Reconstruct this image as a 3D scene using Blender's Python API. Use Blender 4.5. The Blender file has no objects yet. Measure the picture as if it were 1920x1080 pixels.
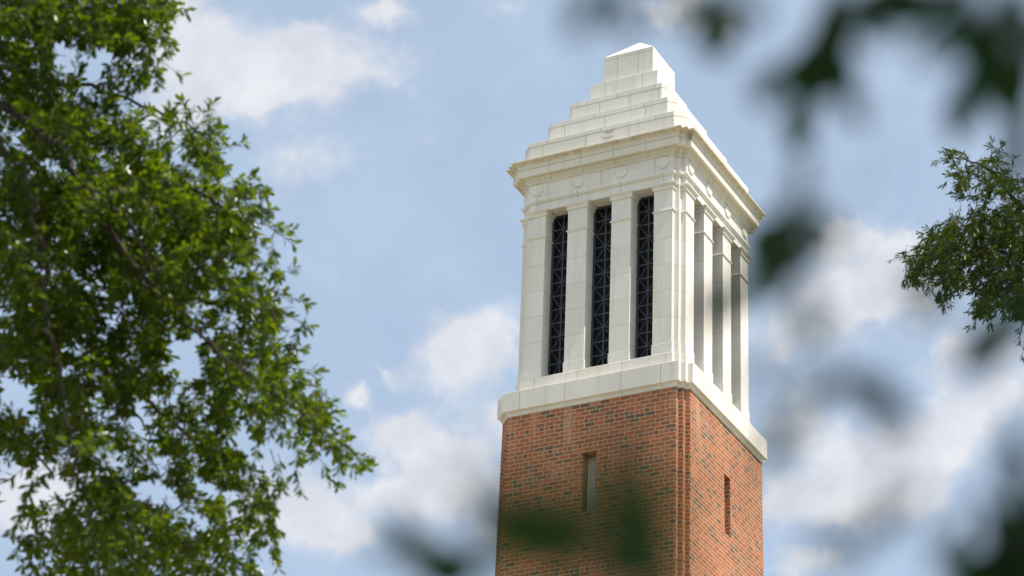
import bpy, math, random
import numpy as np
from mathutils import Vector, Matrix

C = bpy.context.scene
COL = C.collection
R = math.radians
rng = np.random.default_rng(7)
random.seed(7)

# ------------------------------------------------------------------ camera
CAM = np.array([23.1451, -50.0918, 1.7])
YAW, PITCH, ROLL, FPX = -0.4821, 0.4979, 0.0393, 5367.5
fw = np.array([math.sin(YAW)*math.cos(PITCH), math.cos(YAW)*math.cos(PITCH), math.sin(PITCH)])
_r = np.array([math.cos(YAW), -math.sin(YAW), 0.0]); _u = np.cross(_r, fw)
rt = _r*math.cos(ROLL) + _u*math.sin(ROLL)
up = -_r*math.sin(ROLL) + _u*math.cos(ROLL)
cam = bpy.data.cameras.new('camera')
cam_o = bpy.data.objects.new('camera', cam); COL.objects.link(cam_o)
cam_o.matrix_world = Matrix(((rt[0], up[0], -fw[0], CAM[0]), (rt[1], up[1], -fw[1], CAM[1]),
                             (rt[2], up[2], -fw[2], CAM[2]), (0, 0, 0, 1)))
cam.sensor_width = 36.0
cam.lens = 36.0*FPX/1920.0
cam.clip_start = 0.1; cam.clip_end = 5000
cam.dof.use_dof = True
cam.dof.focus_distance = 60.0
cam.dof.aperture_fstop = 1.75
cam.dof.aperture_blades = 9
C.camera = cam_o

# ------------------------------------------------------------------ world, sun, exposure
SUN_EL, SUN_PHI = R(60), R(-4)          # phi: from the +x axis towards +y
sun_dir = Vector((math.cos(SUN_EL)*math.cos(SUN_PHI), math.cos(SUN_EL)*math.sin(SUN_PHI), math.sin(SUN_EL)))

class NT:
    """short hand for building node trees"""
    def __init__(s, tree): s.t = tree
    def n(s, typ, **kw):
        x = s.t.nodes.new(typ)
        for k, v in kw.items(): setattr(x, k, v)
        return x
    def set(s, sock, v):
        if isinstance(v, bpy.types.NodeSocket): s.t.links.new(v, sock)
        elif v is not None: sock.default_value = v
    def m(s, op, a, b=None, c=None, clamp=False):
        x = s.n('ShaderNodeMath', operation=op, use_clamp=clamp)
        s.set(x.inputs[0], a); s.set(x.inputs[1], b); s.set(x.inputs[2], c)
        return x.outputs[0]
    def vm(s, op, a, b=None, out=0):
        x = s.n('ShaderNodeVectorMath', operation=op)
        s.set(x.inputs[0], a)
        if b is not None: s.set(x.inputs[1], b)
        return x.outputs['Value' if out == 'v' else 0]
    def sstep(s, v, lo, hi, a=0.0, b=1.0):
        x = s.n('ShaderNodeMapRange', interpolation_type='SMOOTHSTEP')
        s.set(x.inputs[0], v); x.inputs[1].default_value = lo; x.inputs[2].default_value = hi
        x.inputs[3].default_value = a; x.inputs[4].default_value = b
        return x.outputs[0]
    def mix(s, f, a, b, blend='MIX'):
        x = s.n('ShaderNodeMix', data_type='RGBA', blend_type=blend)
        s.set(x.inputs[0], f)
        for sock, v in ((x.inputs[6], a), (x.inputs[7], b)):
            s.set(sock, (*v, 1.0) if isinstance(v, tuple) and len(v) == 3 else v)
        return x.outputs[2]
    def noise(s, vec, scale, detail=2.0, rough=0.5, dist=0.0, out=0):
        x = s.n('ShaderNodeTexNoise')
        s.set(x.inputs['Vector'], vec); x.inputs['Scale'].default_value = scale
        x.inputs['Detail'].default_value = detail; x.inputs['Roughness'].default_value = rough
        x.inputs['Distortion'].default_value = dist
        return x.outputs[out]
    def xyz(s, v):
        x = s.n('ShaderNodeSeparateXYZ'); s.set(x.inputs[0], v); return x.outputs
    def comb(s, a, b, c=0.0):
        x = s.n('ShaderNodeCombineXYZ')
        for i, v in enumerate((a, b, c)): s.set(x.inputs[i], v)
        return x.outputs[0]

world = bpy.data.worlds.new('World'); C.world = world; world.use_nodes = True
wt = world.node_tree; wt.nodes.clear(); N = NT(wt)
sky = N.n('ShaderNodeTexSky', sky_type='NISHITA')
sky.sun_disc = False; sky.sun_elevation = SUN_EL; sky.sun_rotation = math.pi/2 - SUN_PHI
sky.air_density = 1.0; sky.dust_density = 1.6; sky.ozone_density = 1.0
SKY_STRENGTH = 0.1
geo = N.n('ShaderNodeTexCoord')
d = geo.outputs['Generated']
# the part of the sky dome the photograph looks at: tangent plane of the dome about one fixed world direction
dz = N.m('MAXIMUM', N.vm('DOT_PRODUCT', d, tuple(fw), out='v'), 0.05)
k = FPX/1000.0
px = N.m('MULTIPLY', N.m('DIVIDE', N.vm('DOT_PRODUCT', d, tuple(rt), out='v'), dz), k)
py = N.m('MULTIPLY', N.m('DIVIDE', N.vm('DOT_PRODUCT', d, tuple(up), out='v'), dz), k)
P = N.comb(px, py, 0.0)
warp = N.noise(P, 5.0, 4.0, 0.6, out=1)
Pw = N.vm('ADD', P, N.vm('SCALE', N.vm('SUBTRACT', warp, (0.5, 0.5, 0.5))))
Pw.node.inputs[1].links[0].from_node.inputs['Scale'].default_value = 0.20
CLOUDS = [  # bearing on the tangent plane (in 1/1920 of the view), radii, turn, weight
    (430, 120, 250, 120, -12, 1.0), (640, 120, 210, 75, 8, 0.75), (480, 215, 170, 60, 10, 0.6), (330, 40, 160, 90, 0, 0.75),
    (865, 632, 150, 88, 8, 1.0), (930, 640, 90, 70, 0, 0.7), (850, 690, 120, 40, 0, .35),
    (830, 850, 190, 110, -20, 1.0), (930, 770, 120, 60, -30, 0.8), (760, 800, 90, 70, 0, 0.6),
    (620, 1010, 180, 80, -10, 0.85), (500, 960, 120, 120, 0, 0.6), (700, 940, 160, 60, 0, 0.5), (900, 1000, 150, 70, 0, .4),
    (662, 740, 50, 32, 0, 0.62), (710, 690, 70, 24, 0, 0.4), (545, 312, 150, 70, 10, 0.40), (805, 272, 90, 50, 0, 0.2),
    (735, 15, 85, 34, 0, 0.6), (955, 25, 110, 60, 0, 0.25), (1280, 0, 110, 50, 0, 0.7), (1340, 40, 90, 40, 0, .4),
    (1600, 540, 190, 130, -15, 0.8), (1480, 640, 110, 110, 0, 0.6), (1650, 440, 110, 45, 0, 0.55), (1560, 440, 70, 50, 0, .5),
    (1600, 830, 240, 120, -15, 0.75), (1620, 920, 170, 80, 0, 0.8), (1840, 760, 180, 100, 0, 0.85), (1760, 860, 150, 90, 0, .6),
    (1470, 930, 130, 80, 0, 0.6), (1520, 1060, 150, 40, 0, 0.5), (1800, 660, 110, 60, 0, .45),
    (40, 940, 190, 110, 0, 0.95), (560, 60, 200, 60, 10, .4), (300, 200, 120, 80, 0, .5), (790, 930, 140, 60, 0, .5), (1700, 520, 130, 110, 0, .5), (140, 870, 150, 70, 0, 0.5), (1850, 560, 90, 80, 0, .3),
]
tot = None
for (bx, by, rx, ry, rot, w) in CLOUDS:
    cx_, cy_ = (bx-960)/1000.0, (540-by)/1000.0
    mp = N.n('ShaderNodeMapping', vector_type='TEXTURE')
    N.set(mp.inputs[0], Pw); mp.inputs[1].default_value = (cx_, cy_, 0)
    mp.inputs[2].default_value = (0, 0, R(rot)); mp.inputs[3].default_value = (rx*1.35/1000, ry*1.35/1000, 1)
    g = N.n('ShaderNodeTexGradient', gradient_type='QUADRATIC_SPHERE'); N.set(g.inputs[0], mp.outputs[0])
    v = N.m('MULTIPLY', g.outputs[1], w*2.0)
    tot = v if tot is None else N.m('ADD', tot, v)
fb = N.noise(P, 7.0, 9.0, 0.62)
fb2 = N.noise(P, 24.0, 6.0, 0.6)
dens = N.m('ADD', tot, N.m('ADD', N.m('MULTIPLY', N.m('SUBTRACT', fb, 0.5), 1.7), N.m('MULTIPLY', N.m('SUBTRACT', fb2, 0.5), 0.55)))
cl_in = N.m('MULTIPLY', N.sstep(dens, 0.12, 1.15), 0.96)
# the rest of the dome: loose unseen cloud, brightened to fill the shaded wall
gen = N.sstep(N.noise(d, 3.0, 7.0, 0.6), 0.44, 0.62)
away = N.sstep(N.vm('LENGTH', P, out='v'), 1.1, 1.5)
cl = N.m('ADD', N.m('MULTIPLY', cl_in, N.m('SUBTRACT', 1.0, away)), N.m('MULTIPLY', gen, away))
thin = N.sstep(N.noise(Pw, 3.2, 7.0, 0.6), 0.35, 0.75, 0.0, 0.13)
veil = N.mix(N.m('ADD', 0.54, thin), sky.outputs[0], (4.55, 5.6, 6.95))
shade = N.mix(N.sstep(N.noise(P, 9.0, 5.0, 0.55), 0.3, 0.75), (4.9, 5.1, 5.65), (6.1, 6.2, 6.5))
shade = N.mix(away, shade, (8.6, 8.5, 8.5))
col = N.mix(cl, veil, shade)
bg = N.n('ShaderNodeBackground'); N.set(bg.inputs[0], col); bg.inputs[1].default_value = SKY_STRENGTH
wo = N.n('ShaderNodeOutputWorld'); N.set(wo.inputs[0], bg.outputs[0])
world.cycles.sampling_method = 'MANUAL'; world.cycles.sample_map_resolution = 512

sun = bpy.data.lights.new('sun', 'SUN'); sun.energy = 4.5; sun.angle = R(0.53); sun.color = (1.0, 0.93, 0.82)
sun_o = bpy.data.objects.new('sun', sun); COL.objects.link(sun_o)
sun_o.rotation_euler = sun_dir.to_track_quat('Z', 'Y').to_euler()
sun_o.location = (40, 10, 60)

C.view_settings.view_transform = 'Standard'; C.view_settings.look = 'None'
C.view_settings.exposure = 0.5; C.view_settings.gamma = 1.0; C.view_settings.use_curve_mapping = False
C.cycles.use_denoising = True
C.cycles.max_bounces = 6; C.cycles.diffuse_bounces = 3; C.cycles.transmission_bounces = 4; C.cycles.glossy_bounces = 2
C.cycles.sample_clamp_indirect = 8.0

# ------------------------------------------------------------------ object helpers
def link(name, me, mat=None, parent=None):
    o = bpy.data.objects.new(name, me); COL.objects.link(o)
    if mat: me.materials.append(mat)
    if parent: o.parent = parent
    return o
def mesh(name, verts, faces, mat=None, parent=None, smooth=False):
    me = bpy.data.meshes.new(name); me.from_pydata([tuple(map(float, v)) for v in verts], [], faces)
    me.validate(); me.update()
    if smooth: me.polygons.foreach_set('use_smooth', [True]*len(me.polygons))
    return link(name, me, mat, parent)
def tri_mesh(name, V, F, mat=None, parent=None):
    me = bpy.data.meshes.new(name)
    V = np.asarray(V, np.float32); F = np.asarray(F, np.int32)
    me.vertices.add(len(V)); me.vertices.foreach_set('co', V.ravel())
    me.loops.add(F.size); me.loops.foreach_set('vertex_index', F.ravel())
    me.polygons.add(len(F)); me.polygons.foreach_set('loop_start', np.arange(0, F.size, 3, dtype=np.int32))
    me.polygons.foreach_set('loop_total', np.full(len(F), 3, np.int32))
    me.update(calc_edges=True); me.validate()
    return link(name, me, mat, parent)
def empty(name, loc=(0, 0, 0), label=None, cat=None):
    o = bpy.data.objects.new(name, None); COL.objects.link(o); o.location = loc; o.empty_display_size = 0.5
    if label: o['label'] = label; o['category'] = cat
    return o

class MB:
    def __init__(s): s.v = []; s.f = []
    def add(s, vs, fs):
        b = len(s.v); s.v += [tuple(x) for x in vs]; s.f += [tuple(i+b for i in f) for f in fs]
    def box(s, x0, x1, y0, y1, z0, z1):
        s.add([(x0,y0,z0),(x1,y0,z0),(x1,y1,z0),(x0,y1,z0),(x0,y0,z1),(x1,y0,z1),(x1,y1,z1),(x0,y1,z1)],
              [(0,3,2,1),(4,5,6,7),(0,1,5,4),(1,2,6,5),(2,3,7,6),(3,0,4,7)])
    def stack(s, polys, zs, cap0=True, cap1=True):
        """skin a pile of horizontal outlines that share one vertex count"""
        n = len(polys[0]); vs = []; fs = []
        for p, z in zip(polys, zs): vs += [(x, y, z) for x, y in p]
        for k in range(len(zs)-1):
            for i in range(n):
                j = (i+1) % n; fs.append((k*n+i, k*n+j, (k+1)*n+j, (k+1)*n+i))
        if cap0: fs.append(tuple(range(n-1, -1, -1)))
        if cap1: fs.append(tuple((len(zs)-1)*n+i for i in range(n)))
        s.add(vs, fs)
    def tube(s, pts, rad, sides=6, cap=True):
        pts = [np.array(p, float) for p in pts]; n = len(pts)
        rad = rad if hasattr(rad, '__len__') else [rad]*n
        vs = []; ref = np.array([0.31, 0.17, 0.94])
        for i, p in enumerate(pts):
            t = pts[min(i+1, n-1)] - pts[max(i-1, 0)]; t /= np.linalg.norm(t)+1e-9
            a = np.cross(t, ref); a /= np.linalg.norm(a)+1e-9; b = np.cross(t, a)
            for k in range(sides):
                w = 2*math.pi*k/sides; vs.append(p + rad[i]*(a*math.cos(w)+b*math.sin(w)))
        fs = []
        for i in range(n-1):
            for k in range(sides):
                k2 = (k+1) % sides; fs.append((i*sides+k, i*sides+k2, (i+1)*sides+k2, (i+1)*sides+k))
        if cap: fs.append(tuple(range(sides-1, -1, -1))); fs.append(tuple((n-1)*sides+k for k in range(sides)))
        s.add(vs, fs)
    def build(s, name, mat, parent=None, smooth=False): return mesh(name, s.v, s.f, mat, parent, smooth)

# ------------------------------------------------------------------ materials
def new_mat(name):
    m = bpy.data.materials.new(name); m.use_nodes = True
    t = m.node_tree; t.nodes.clear(); n = NT(t)
    b = n.n('ShaderNodeBsdfPrincipled'); o = n.n('ShaderNodeOutputMaterial'); t.links.new(b.outputs[0], o.inputs[0])
    return m, n, b, o
def face_uv(n):
    """running length along the wall and height, on vertical faces of either direction"""
    g = n.n('ShaderNodeNewGeometry'); p = n.xyz(g.outputs['Position']); q = n.xyz(g.outputs['True Normal'])
    isx = n.m('GREATER_THAN', n.m('ABSOLUTE', q[0]), n.m('ABSOLUTE', q[1]))
    u = n.m('ADD', n.m('MULTIPLY', isx, p[1]), n.m('MULTIPLY', n.m('SUBTRACT', 1.0, isx), p[0]))
    return g, u, p, isx, q
def stone(name, ujoints=(), zjoints=(), uper=None, tint=(0.81, 0.785, 0.75), stain=None, band_z=None, jfade=0.66):
    m, n, b, o = new_mat(name)
    g, u, p, isx, q = face_uv(n)
    pos = g.outputs['Position']
    big = n.noise(pos, 0.9, 4.0, 0.6)
    streak = n.noise(n.comb(n.m('MULTIPLY', p[0], 7.0), n.m('MULTIPLY', p[1], 7.0), n.m('MULTIPLY', p[2], 0.55)), 1.0, 5.0, 0.65)
    fine = n.noise(pos, 26.0, 4.0, 0.6)
    c = n.mix(n.sstep(big, 0.3, 0.7), tuple(x*0.93 for x in tint), tint)
    c = n.mix(n.m('MULTIPLY', n.sstep(streak, 0.47, 0.78), 0.50), c, (0.56, 0.50, 0.41))
    c = n.mix(n.m('MULTIPLY', n.sstep(fine, 0.45, 0.8), 0.22), c, (0.60, 0.565, 0.50))
    # block-to-block tone
    blk = n.n('ShaderNodeTexWhiteNoise', noise_dimensions='3D')
    per = uper[1] if uper else 0.62
    n.set(blk.inputs[0], n.comb(n.m('FLOOR', n.m('DIVIDE', n.m('ADD', u, 0.31 if not uper else uper[0]), per)), n.m('FLOOR', n.m('DIVIDE', n.m('SUBTRACT', p[2], 29.17), 0.6235)), isx))
    c = n.mix(n.m('MULTIPLY', blk.outputs[0], 0.46), c, (0.62, 0.585, 0.53))
    j = None
    def acc(a, b_): return b_ if a is None else n.m('MAXIMUM', a, b_)
    for x in ujoints:
        j = acc(j, n.sstep(n.m('ABSOLUTE', n.m('SUBTRACT', u, x)), 0.004, 0.011, 1.0, 0.0))
    if uper:
        fr = n.m('PINGPONG', n.m('ADD', u, uper[0]), uper[1]/2)
        j = acc(j, n.sstep(fr, 0.004, 0.011, 1.0, 0.0))
    for z in zjoints:
        j = acc(j, n.sstep(n.m('ABSOLUTE', n.m('SUBTRACT', p[2], z)), 0.003, 0.010, 1.0, 0.0))
    if j is not None:
        vert = n.m('LESS_THAN', n.m('ABSOLUTE', q[2]), 0.6)
        j = n.m('MULTIPLY', j, vert)
        c = n.mix(n.m('MULTIPLY', j, jfade), c, (0.30, 0.235, 0.175))
    if stain:
        for (sx, sy, sz, sr) in stain:
            dd = n.vm('DISTANCE', pos, (sx, sy, sz), out='v')
            f = n.sstep(n.m('ADD', dd, n.m('MULTIPLY', n.m('SUBTRACT', streak, 0.5), 0.12)), sr*0.4, sr, 1.0, 0.0)
            c = n.mix(n.m('MULTIPLY', f, 0.85), c, (0.10, 0.09, 0.08))
    if band_z:
        f = n.sstep(p[2], band_z[0], band_z[1])
        f = n.m('MULTIPLY', f, n.sstep(streak, 0.35, 0.65, 0.25, 0.8))
        c = n.mix(f, c, (0.50, 0.41, 0.29))
    b.inputs['Roughness'].default_value = 0.78
    b.inputs['Specular IOR Level'].default_value = 0.25
    n.set(b.inputs['Base Color'], c)
    bp = n.n('ShaderNodeBump'); bp.inputs['Strength'].default_value = 0.25; bp.inputs['Distance'].default_value = 0.006
    h = n.m('ADD', n.m('MULTIPLY', fine, 0.5), n.m('MULTIPLY', big, 0.5))
    if j is not None: h = n.m('SUBTRACT', h, j)
    n.set(bp.inputs['Height'], h); n.set(b.inputs['Normal'], bp.outputs[0])
    return m

def brick():
    m, n, b, o = new_mat('brick_common_bond')
    g, u, p, isx, q = face_uv(n)
    H, L = 0.0925, 0.2285
    v = n.m('DIVIDE', n.m('SUBTRACT', 28.0, p[2]), H)
    wob = n.m('MULTIPLY', n.m('SUBTRACT', n.noise(g.outputs['Position'], 3.0, 2.0), 0.5), 0.10)
    v = n.m('ADD', v, wob)
    row = n.m('FLOOR', v)
    hdr = n.m('COMPARE', n.m('MODULO', row, 6.0), 4.0, 0.1)
    odd = n.m('MODULO', row, 2.0)
    bl = n.m('SUBTRACT', L, n.m('MULTIPLY', hdr, L/2))
    rj = n.n('ShaderNodeTexWhiteNoise', noise_dimensions='1D'); n.set(rj.inputs['W'], row)
    off = n.m('ADD', n.m('MULTIPLY', odd, L/2), n.m('ADD', n.m('MULTIPLY', hdr, L/8), n.m('MULTIPLY', rj.outputs[0], 0.02)))
    uu = n.m('DIVIDE', n.m('ADD', n.m('ADD', u, 50*L), off), bl)
    colm = n.m('FLOOR', uu)
    fu = n.m('MULTIPLY', n.m('SUBTRACT', uu, colm), bl); fv = n.m('MULTIPLY', n.m('SUBTRACT', v, row), H)
    du = n.m('MINIMUM', fu, n.m('SUBTRACT', bl, fu)); dv = n.m('MINIMUM', fv, n.m('SUBTRACT', H, fv))
    rag = n.m('MULTIPLY', n.m('SUBTRACT', n.noise(g.outputs['Position'], 45.0, 2.0), 0.5), 0.006)
    dist = n.m('ADD', n.m('MINIMUM', du, dv), rag)
    mort = n.sstep(dist, 0.0065, 0.0105, 1.0, 0.0)
    wn = n.n('ShaderNodeTexWhiteNoise', noise_dimensions='3D'); n.set(wn.inputs[0], n.comb(colm, row, isx))
    wn2 = n.n('ShaderNodeTexWhiteNoise', noise_dimensions='3D'); n.set(wn2.inputs[0], n.comb(row, colm, n.m('ADD', isx, 3.7)))
    rv = n.m('SUBTRACT', wn.outputs[0], n.m('MULTIPLY', hdr, 0.10))
    cr = n.n('ShaderNodeValToRGB'); cr.color_ramp.interpolation = 'CONSTANT'
    e = cr.color_ramp.elements; e[0].position = 0.0; e[0].color = (0.12, 0.095, 0.078, 1)
    e[1].position = 0.06; e[1].color = (0.18, 0.11, 0.078, 1)
    for pp, cc in ((0.11, (0.322, 0.109, 0.064)), (0.30, (0.411, 0.128, 0.063)), (0.52, (0.464, 0.146, 0.070)),
                   (0.72, (0.517, 0.162, 0.075)), (0.88, (0.478, 0.189, 0.096))):
        x = e.new(pp); x.color = (*cc, 1)
    n.set(cr.inputs[0], rv)
    c = n.mix(n.m('MULTIPLY', wn2.outputs[0], 0.25), cr.outputs[0], (0.24, 0.105, 0.055))
    grain = n.noise(g.outputs['Position'], 60.0, 4.0, 0.7)
    c = n.mix(n.sstep(grain, 0.35, 0.75, 0.0, 0.30), c, (0.22, 0.10, 0.065))
    wash = n.noise(n.vm('MULTIPLY', g.outputs['Position'], (1.6, 1.6, 0.9)), 1.0, 5.0, 0.65)
    c = n.mix(n.sstep(wash, 0.52, 0.78, 0.0, 0.20), c, (0.55, 0.45, 0.36))
    batch = n.noise(n.vm('MULTIPLY', g.outputs['Position'], (0.5, 0.5, 0.8)), 1.0, 3.0, 0.6)
    c = n.mix(n.sstep(batch, 0.42, 0.66, 0.0, 0.35), c, (0.19, 0.075, 0.05))
    run = n.noise(n.comb(n.m('MULTIPLY', u, 5.0), isx, n.m('MULTIPLY', p[2], 0.35)), 1.0, 4.0, 0.65)
    runf = n.m('MULTIPLY', n.sstep(run, 0.5, 0.72), n.sstep(p[2], 26.4, 28.0, 0.0, 0.45))
    c = n.mix(runf, c, (0.50, 0.42, 0.36))
    mc = n.mix(n.noise(g.outputs['Position'], 14.0, 3.0), (0.44, 0.32, 0.195), (0.55, 0.425, 0.275))
    c = n.mix(mort, c, mc)
    n.set(b.inputs['Base Color'], c); b.inputs['Roughness'].default_value = 0.82
    b.inputs['Specular IOR Level'].default_value = 0.2
    bp = n.n('ShaderNodeBump'); bp.inputs['Strength'].default_value = 0.55; bp.inputs['Distance'].default_value = 0.008
    n.set(bp.inputs['Height'], n.m('ADD', n.m('SUBTRACT', 1.0, mort), n.m('MULTIPLY', grain, 0.35)))
    n.set(b.inputs['Normal'], bp.outputs[0])
    return m

def plain(name, colr, rough=0.6, metal=0.0, nscale=12.0, var=0.25):
    m, n, b, o = new_mat(name)
    g = n.n('ShaderNodeNewGeometry')
    f = n.noise(g.outputs['Position'], nscale, 4.0, 0.6)
    n.set(b.inputs['Base Color'], n.mix(f, tuple(x*(1-var) for x in colr), tuple(min(1, x*(1+var)) for x in colr)))
    b.inputs['Roughness'].default_value = rough; b.inputs['Metallic'].default_value = metal
    return m

def leaf_mat(name, dark, light, trans, tmix=0.4, rough=0.34, spec=0.5, old_at=0.997):
    m, n, b, o = new_mat(name)
    g = n.n('ShaderNodeNewGeometry')
    r = g.outputs['Random Per Island']
    cl_ = n.noise(g.outputs['Position'], 0.8, 2.0)
    f = n.m('ADD', n.m('MULTIPLY', r, 0.7), n.m('MULTIPLY', cl_, 0.4), clamp=True)
    c = n.mix(f, dark, light)
    old = n.m('GREATER_THAN', r, old_at)
    c = n.mix(n.m('MULTIPLY', old, 0.7), c, (0.22, 0.17, 0.03))
    n.set(b.inputs['Base Color'], c); b.inputs['Roughness'].default_value = rough
    b.inputs['Specular IOR Level'].default_value = spec
    t = n.n('ShaderNodeBsdfTranslucent'); n.set(t.inputs[0], n.mix(r, trans, tuple(x*0.7 for x in trans)))
    mx = n.n('ShaderNodeMixShader'); mx.inputs[0].default_value = tmix
    n.t.links.new(b.outputs[0], mx.inputs[1]); n.t.links.new(t.outputs[0], mx.inputs[2])
    n.t.links.new(mx.outputs[0], o.inputs[0])
    return m
def bark(name, c0, c1):
    m, n, b, o = new_mat(name)
    g = n.n('ShaderNodeNewGeometry')
    f = n.noise(n.vm('MULTIPLY', g.outputs['Position'], (9, 9, 2.5)), 2.0, 6.0, 0.65)
    n.set(b.inputs['Base Color'], n.mix(n.sstep(f, 0.3, 0.7), c0, c1)); b.inputs['Roughness'].default_value = 0.9
    bp = n.n('ShaderNodeBump'); bp.inputs['Strength'].default_value = 0.6; bp.inputs['Distance'].default_value = 0.02
    n.set(bp.inputs['Height'], f); n.set(b.inputs['Normal'], bp.outputs[0])
    return m

ST_band = stone('limestone_base_course', ujoints=(-1.62, -0.56, 0.72, 1.62))
ST_sill = stone('limestone_sill', ujoints=(-1.42, -0.42, 0.62, 1.60), tint=(0.80, 0.755, 0.69))
ST_pier = stone('limestone_pier', zjoints=(31.665, 31.04, 30.417, 29.795), jfade=0.42)
ST_arch = stone('limestone_architrave', ujoints=(-1.5, -0.53, 0.5, 1.5))
ST_friz = stone('limestone_frieze', ujoints=(-1.27, 0.03, 1.30))
ST_corn = stone('limestone_cornice', ujoints=(-1.16, -0.39, 0.39, 1.16), tint=(0.78, 0.74, 0.67), zjoints=(34.026,),
                stain=((2.16, -1.98, 34.06, 0.15), (-2.05, 2.1, 34.06, 0.15)), band_z=(34.08, 34.168))
ST_tier = [stone('limestone_step', uper=(o_, l_), zjoints=(zz,)) for o_, l_, zz in
           ((0.37, 1.05, 34.688), (0.1, 0.98, 35.346), (0.41, 0.72, 36.008))]
ST_cope = [stone('limestone_coping', uper=(o_, l_)) for o_, l_ in ((0.0, 1.3), (0.36, 1.2), (0.0, 0.95))]
ST_blk = stone('limestone_block', ujoints=(-0.46, 0.46), zjoints=())
ST_top = stone('limestone_top_block', ujoints=(-0.27, 0.25), zjoints=(37.488,))
ST_pl = stone('limestone_plain')
BRICK = brick()
GRILLE = plain('painted_bronze_grille', (0.028, 0.037, 0.055), 0.5, 0.0, 9.0, 0.3)
DARK = plain('dark_belfry_interior', (0.014, 0.014, 0.017), 0.8, 0.0, 3.0, 0.5)  # near-black colour carries the shade inside the belfry
BROWN = plain('brown_strip', (0.30, 0.12, 0.04), 0.7)
WFRAME = plain('white_painted_wood', (0.74, 0.74, 0.70), 0.5, 0.0, 5.0, 0.06)
PANEL = plain('grey_slatted_panel', (0.60, 0.60, 0.57), 0.6, 0.0, 6.0, 0.15)
GLASSD = plain('dim_window_pane', (0.10, 0.12, 0.14), 0.15, 0.0, 3.0, 0.2)
METAL = plain('dull_copper_rod', (0.35, 0.33, 0.30), 0.45, 0.6)
PATCH = plain('tan_repair_mortar', (0.50, 0.43, 0.36), 0.85, 0.0, 30.0, 0.12)

# ------------------------------------------------------------------ ground
def ground_mat():
    m, n, b, o = new_mat('lawn')
    g = n.n('ShaderNodeNewGeometry')
    f = n.noise(g.outputs['Position'], 0.35, 5.0, 0.6); f2 = n.noise(g.outputs['Position'], 9.0, 4.0, 0.7)
    c = n.mix(f, (0.075, 0.105, 0.04), (0.14, 0.15, 0.065)); c = n.mix(n.m('MULTIPLY', f2, 0.5), c, (0.05, 0.085, 0.022))
    n.set(b.inputs['Base Color'], c); b.inputs['Roughness'].default_value = 0.9
    return m
S = 1500
gr = mesh('ground', [(-S, -S, 0), (S, -S, 0), (S, S, 0), (-S, S, 0)], [(0, 1, 2, 3)], ground_mat()); gr['kind'] = 'structure'
def paving_mat():
    m, n, b, o = new_mat('bounce_brick_paving')
    g = n.n('ShaderNodeNewGeometry')
    br = n.n('ShaderNodeTexBrick'); n.set(br.inputs[0], g.outputs['Position']); br.inputs['Scale'].default_value = 3.0
    br.inputs[1].default_value = (0.36, 0.26, 0.17, 1); br.inputs[2].default_value = (0.31, 0.22, 0.145, 1); br.inputs[3].default_value = (0.44, 0.39, 0.32, 1)
    n.set(b.inputs['Base Color'], br.outputs[0]); b.inputs['Roughness'].default_value = 0.85
    return m
pv = MB(); pv.box(-26, 26, -36, 26, -0.2, 0.02)  # unseen paving, widened and tinted to bounce warm light onto the tower
pvo = pv.build('bounce_pavement', paving_mat()); pvo['kind'] = 'structure'

# ------------------------------------------------------------------ bell tower
D = 0.109                                   # depth of each little step in the re-entrant corners
def redan(w, d=D):
    q = [(w-2*d, -w), (w-2*d, -w+d), (w-d, -w+d), (w-d, -w+2*d), (w, -w+2*d)]
    out = []
    for k in range(4):
        a = k*math.pi/2; c, s = round(math.cos(a)), round(math.sin(a))
        out += [(x*c - y*s, x*s + y*c) for x, y in q]
    return out
def chamf(w, c):
    q = [(w-c, -w), (w, -w+c)]; out = []
    for k in range(4):
        a = k*math.pi/2; cc, s = round(math.cos(a)), round(math.sin(a))
        out += [(x*cc - y*s, x*s + y*cc) for x, y in q]
    return out
def square(w): return [(w, -w), (w, w), (-w, w), (-w, -w)]
def spin(vs, k):
    c, s = (1, 0, -1, 0)[k], (0, 1, 0, -1)[k]
    return [(x*c - y*s, x*s + y*c, z) for x, y, z in vs]

tower = empty('bell_tower', (0, 0, 0), 'red brick bell tower with white stone belfry, pillared openings and stepped pyramid top', 'tower')

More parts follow.
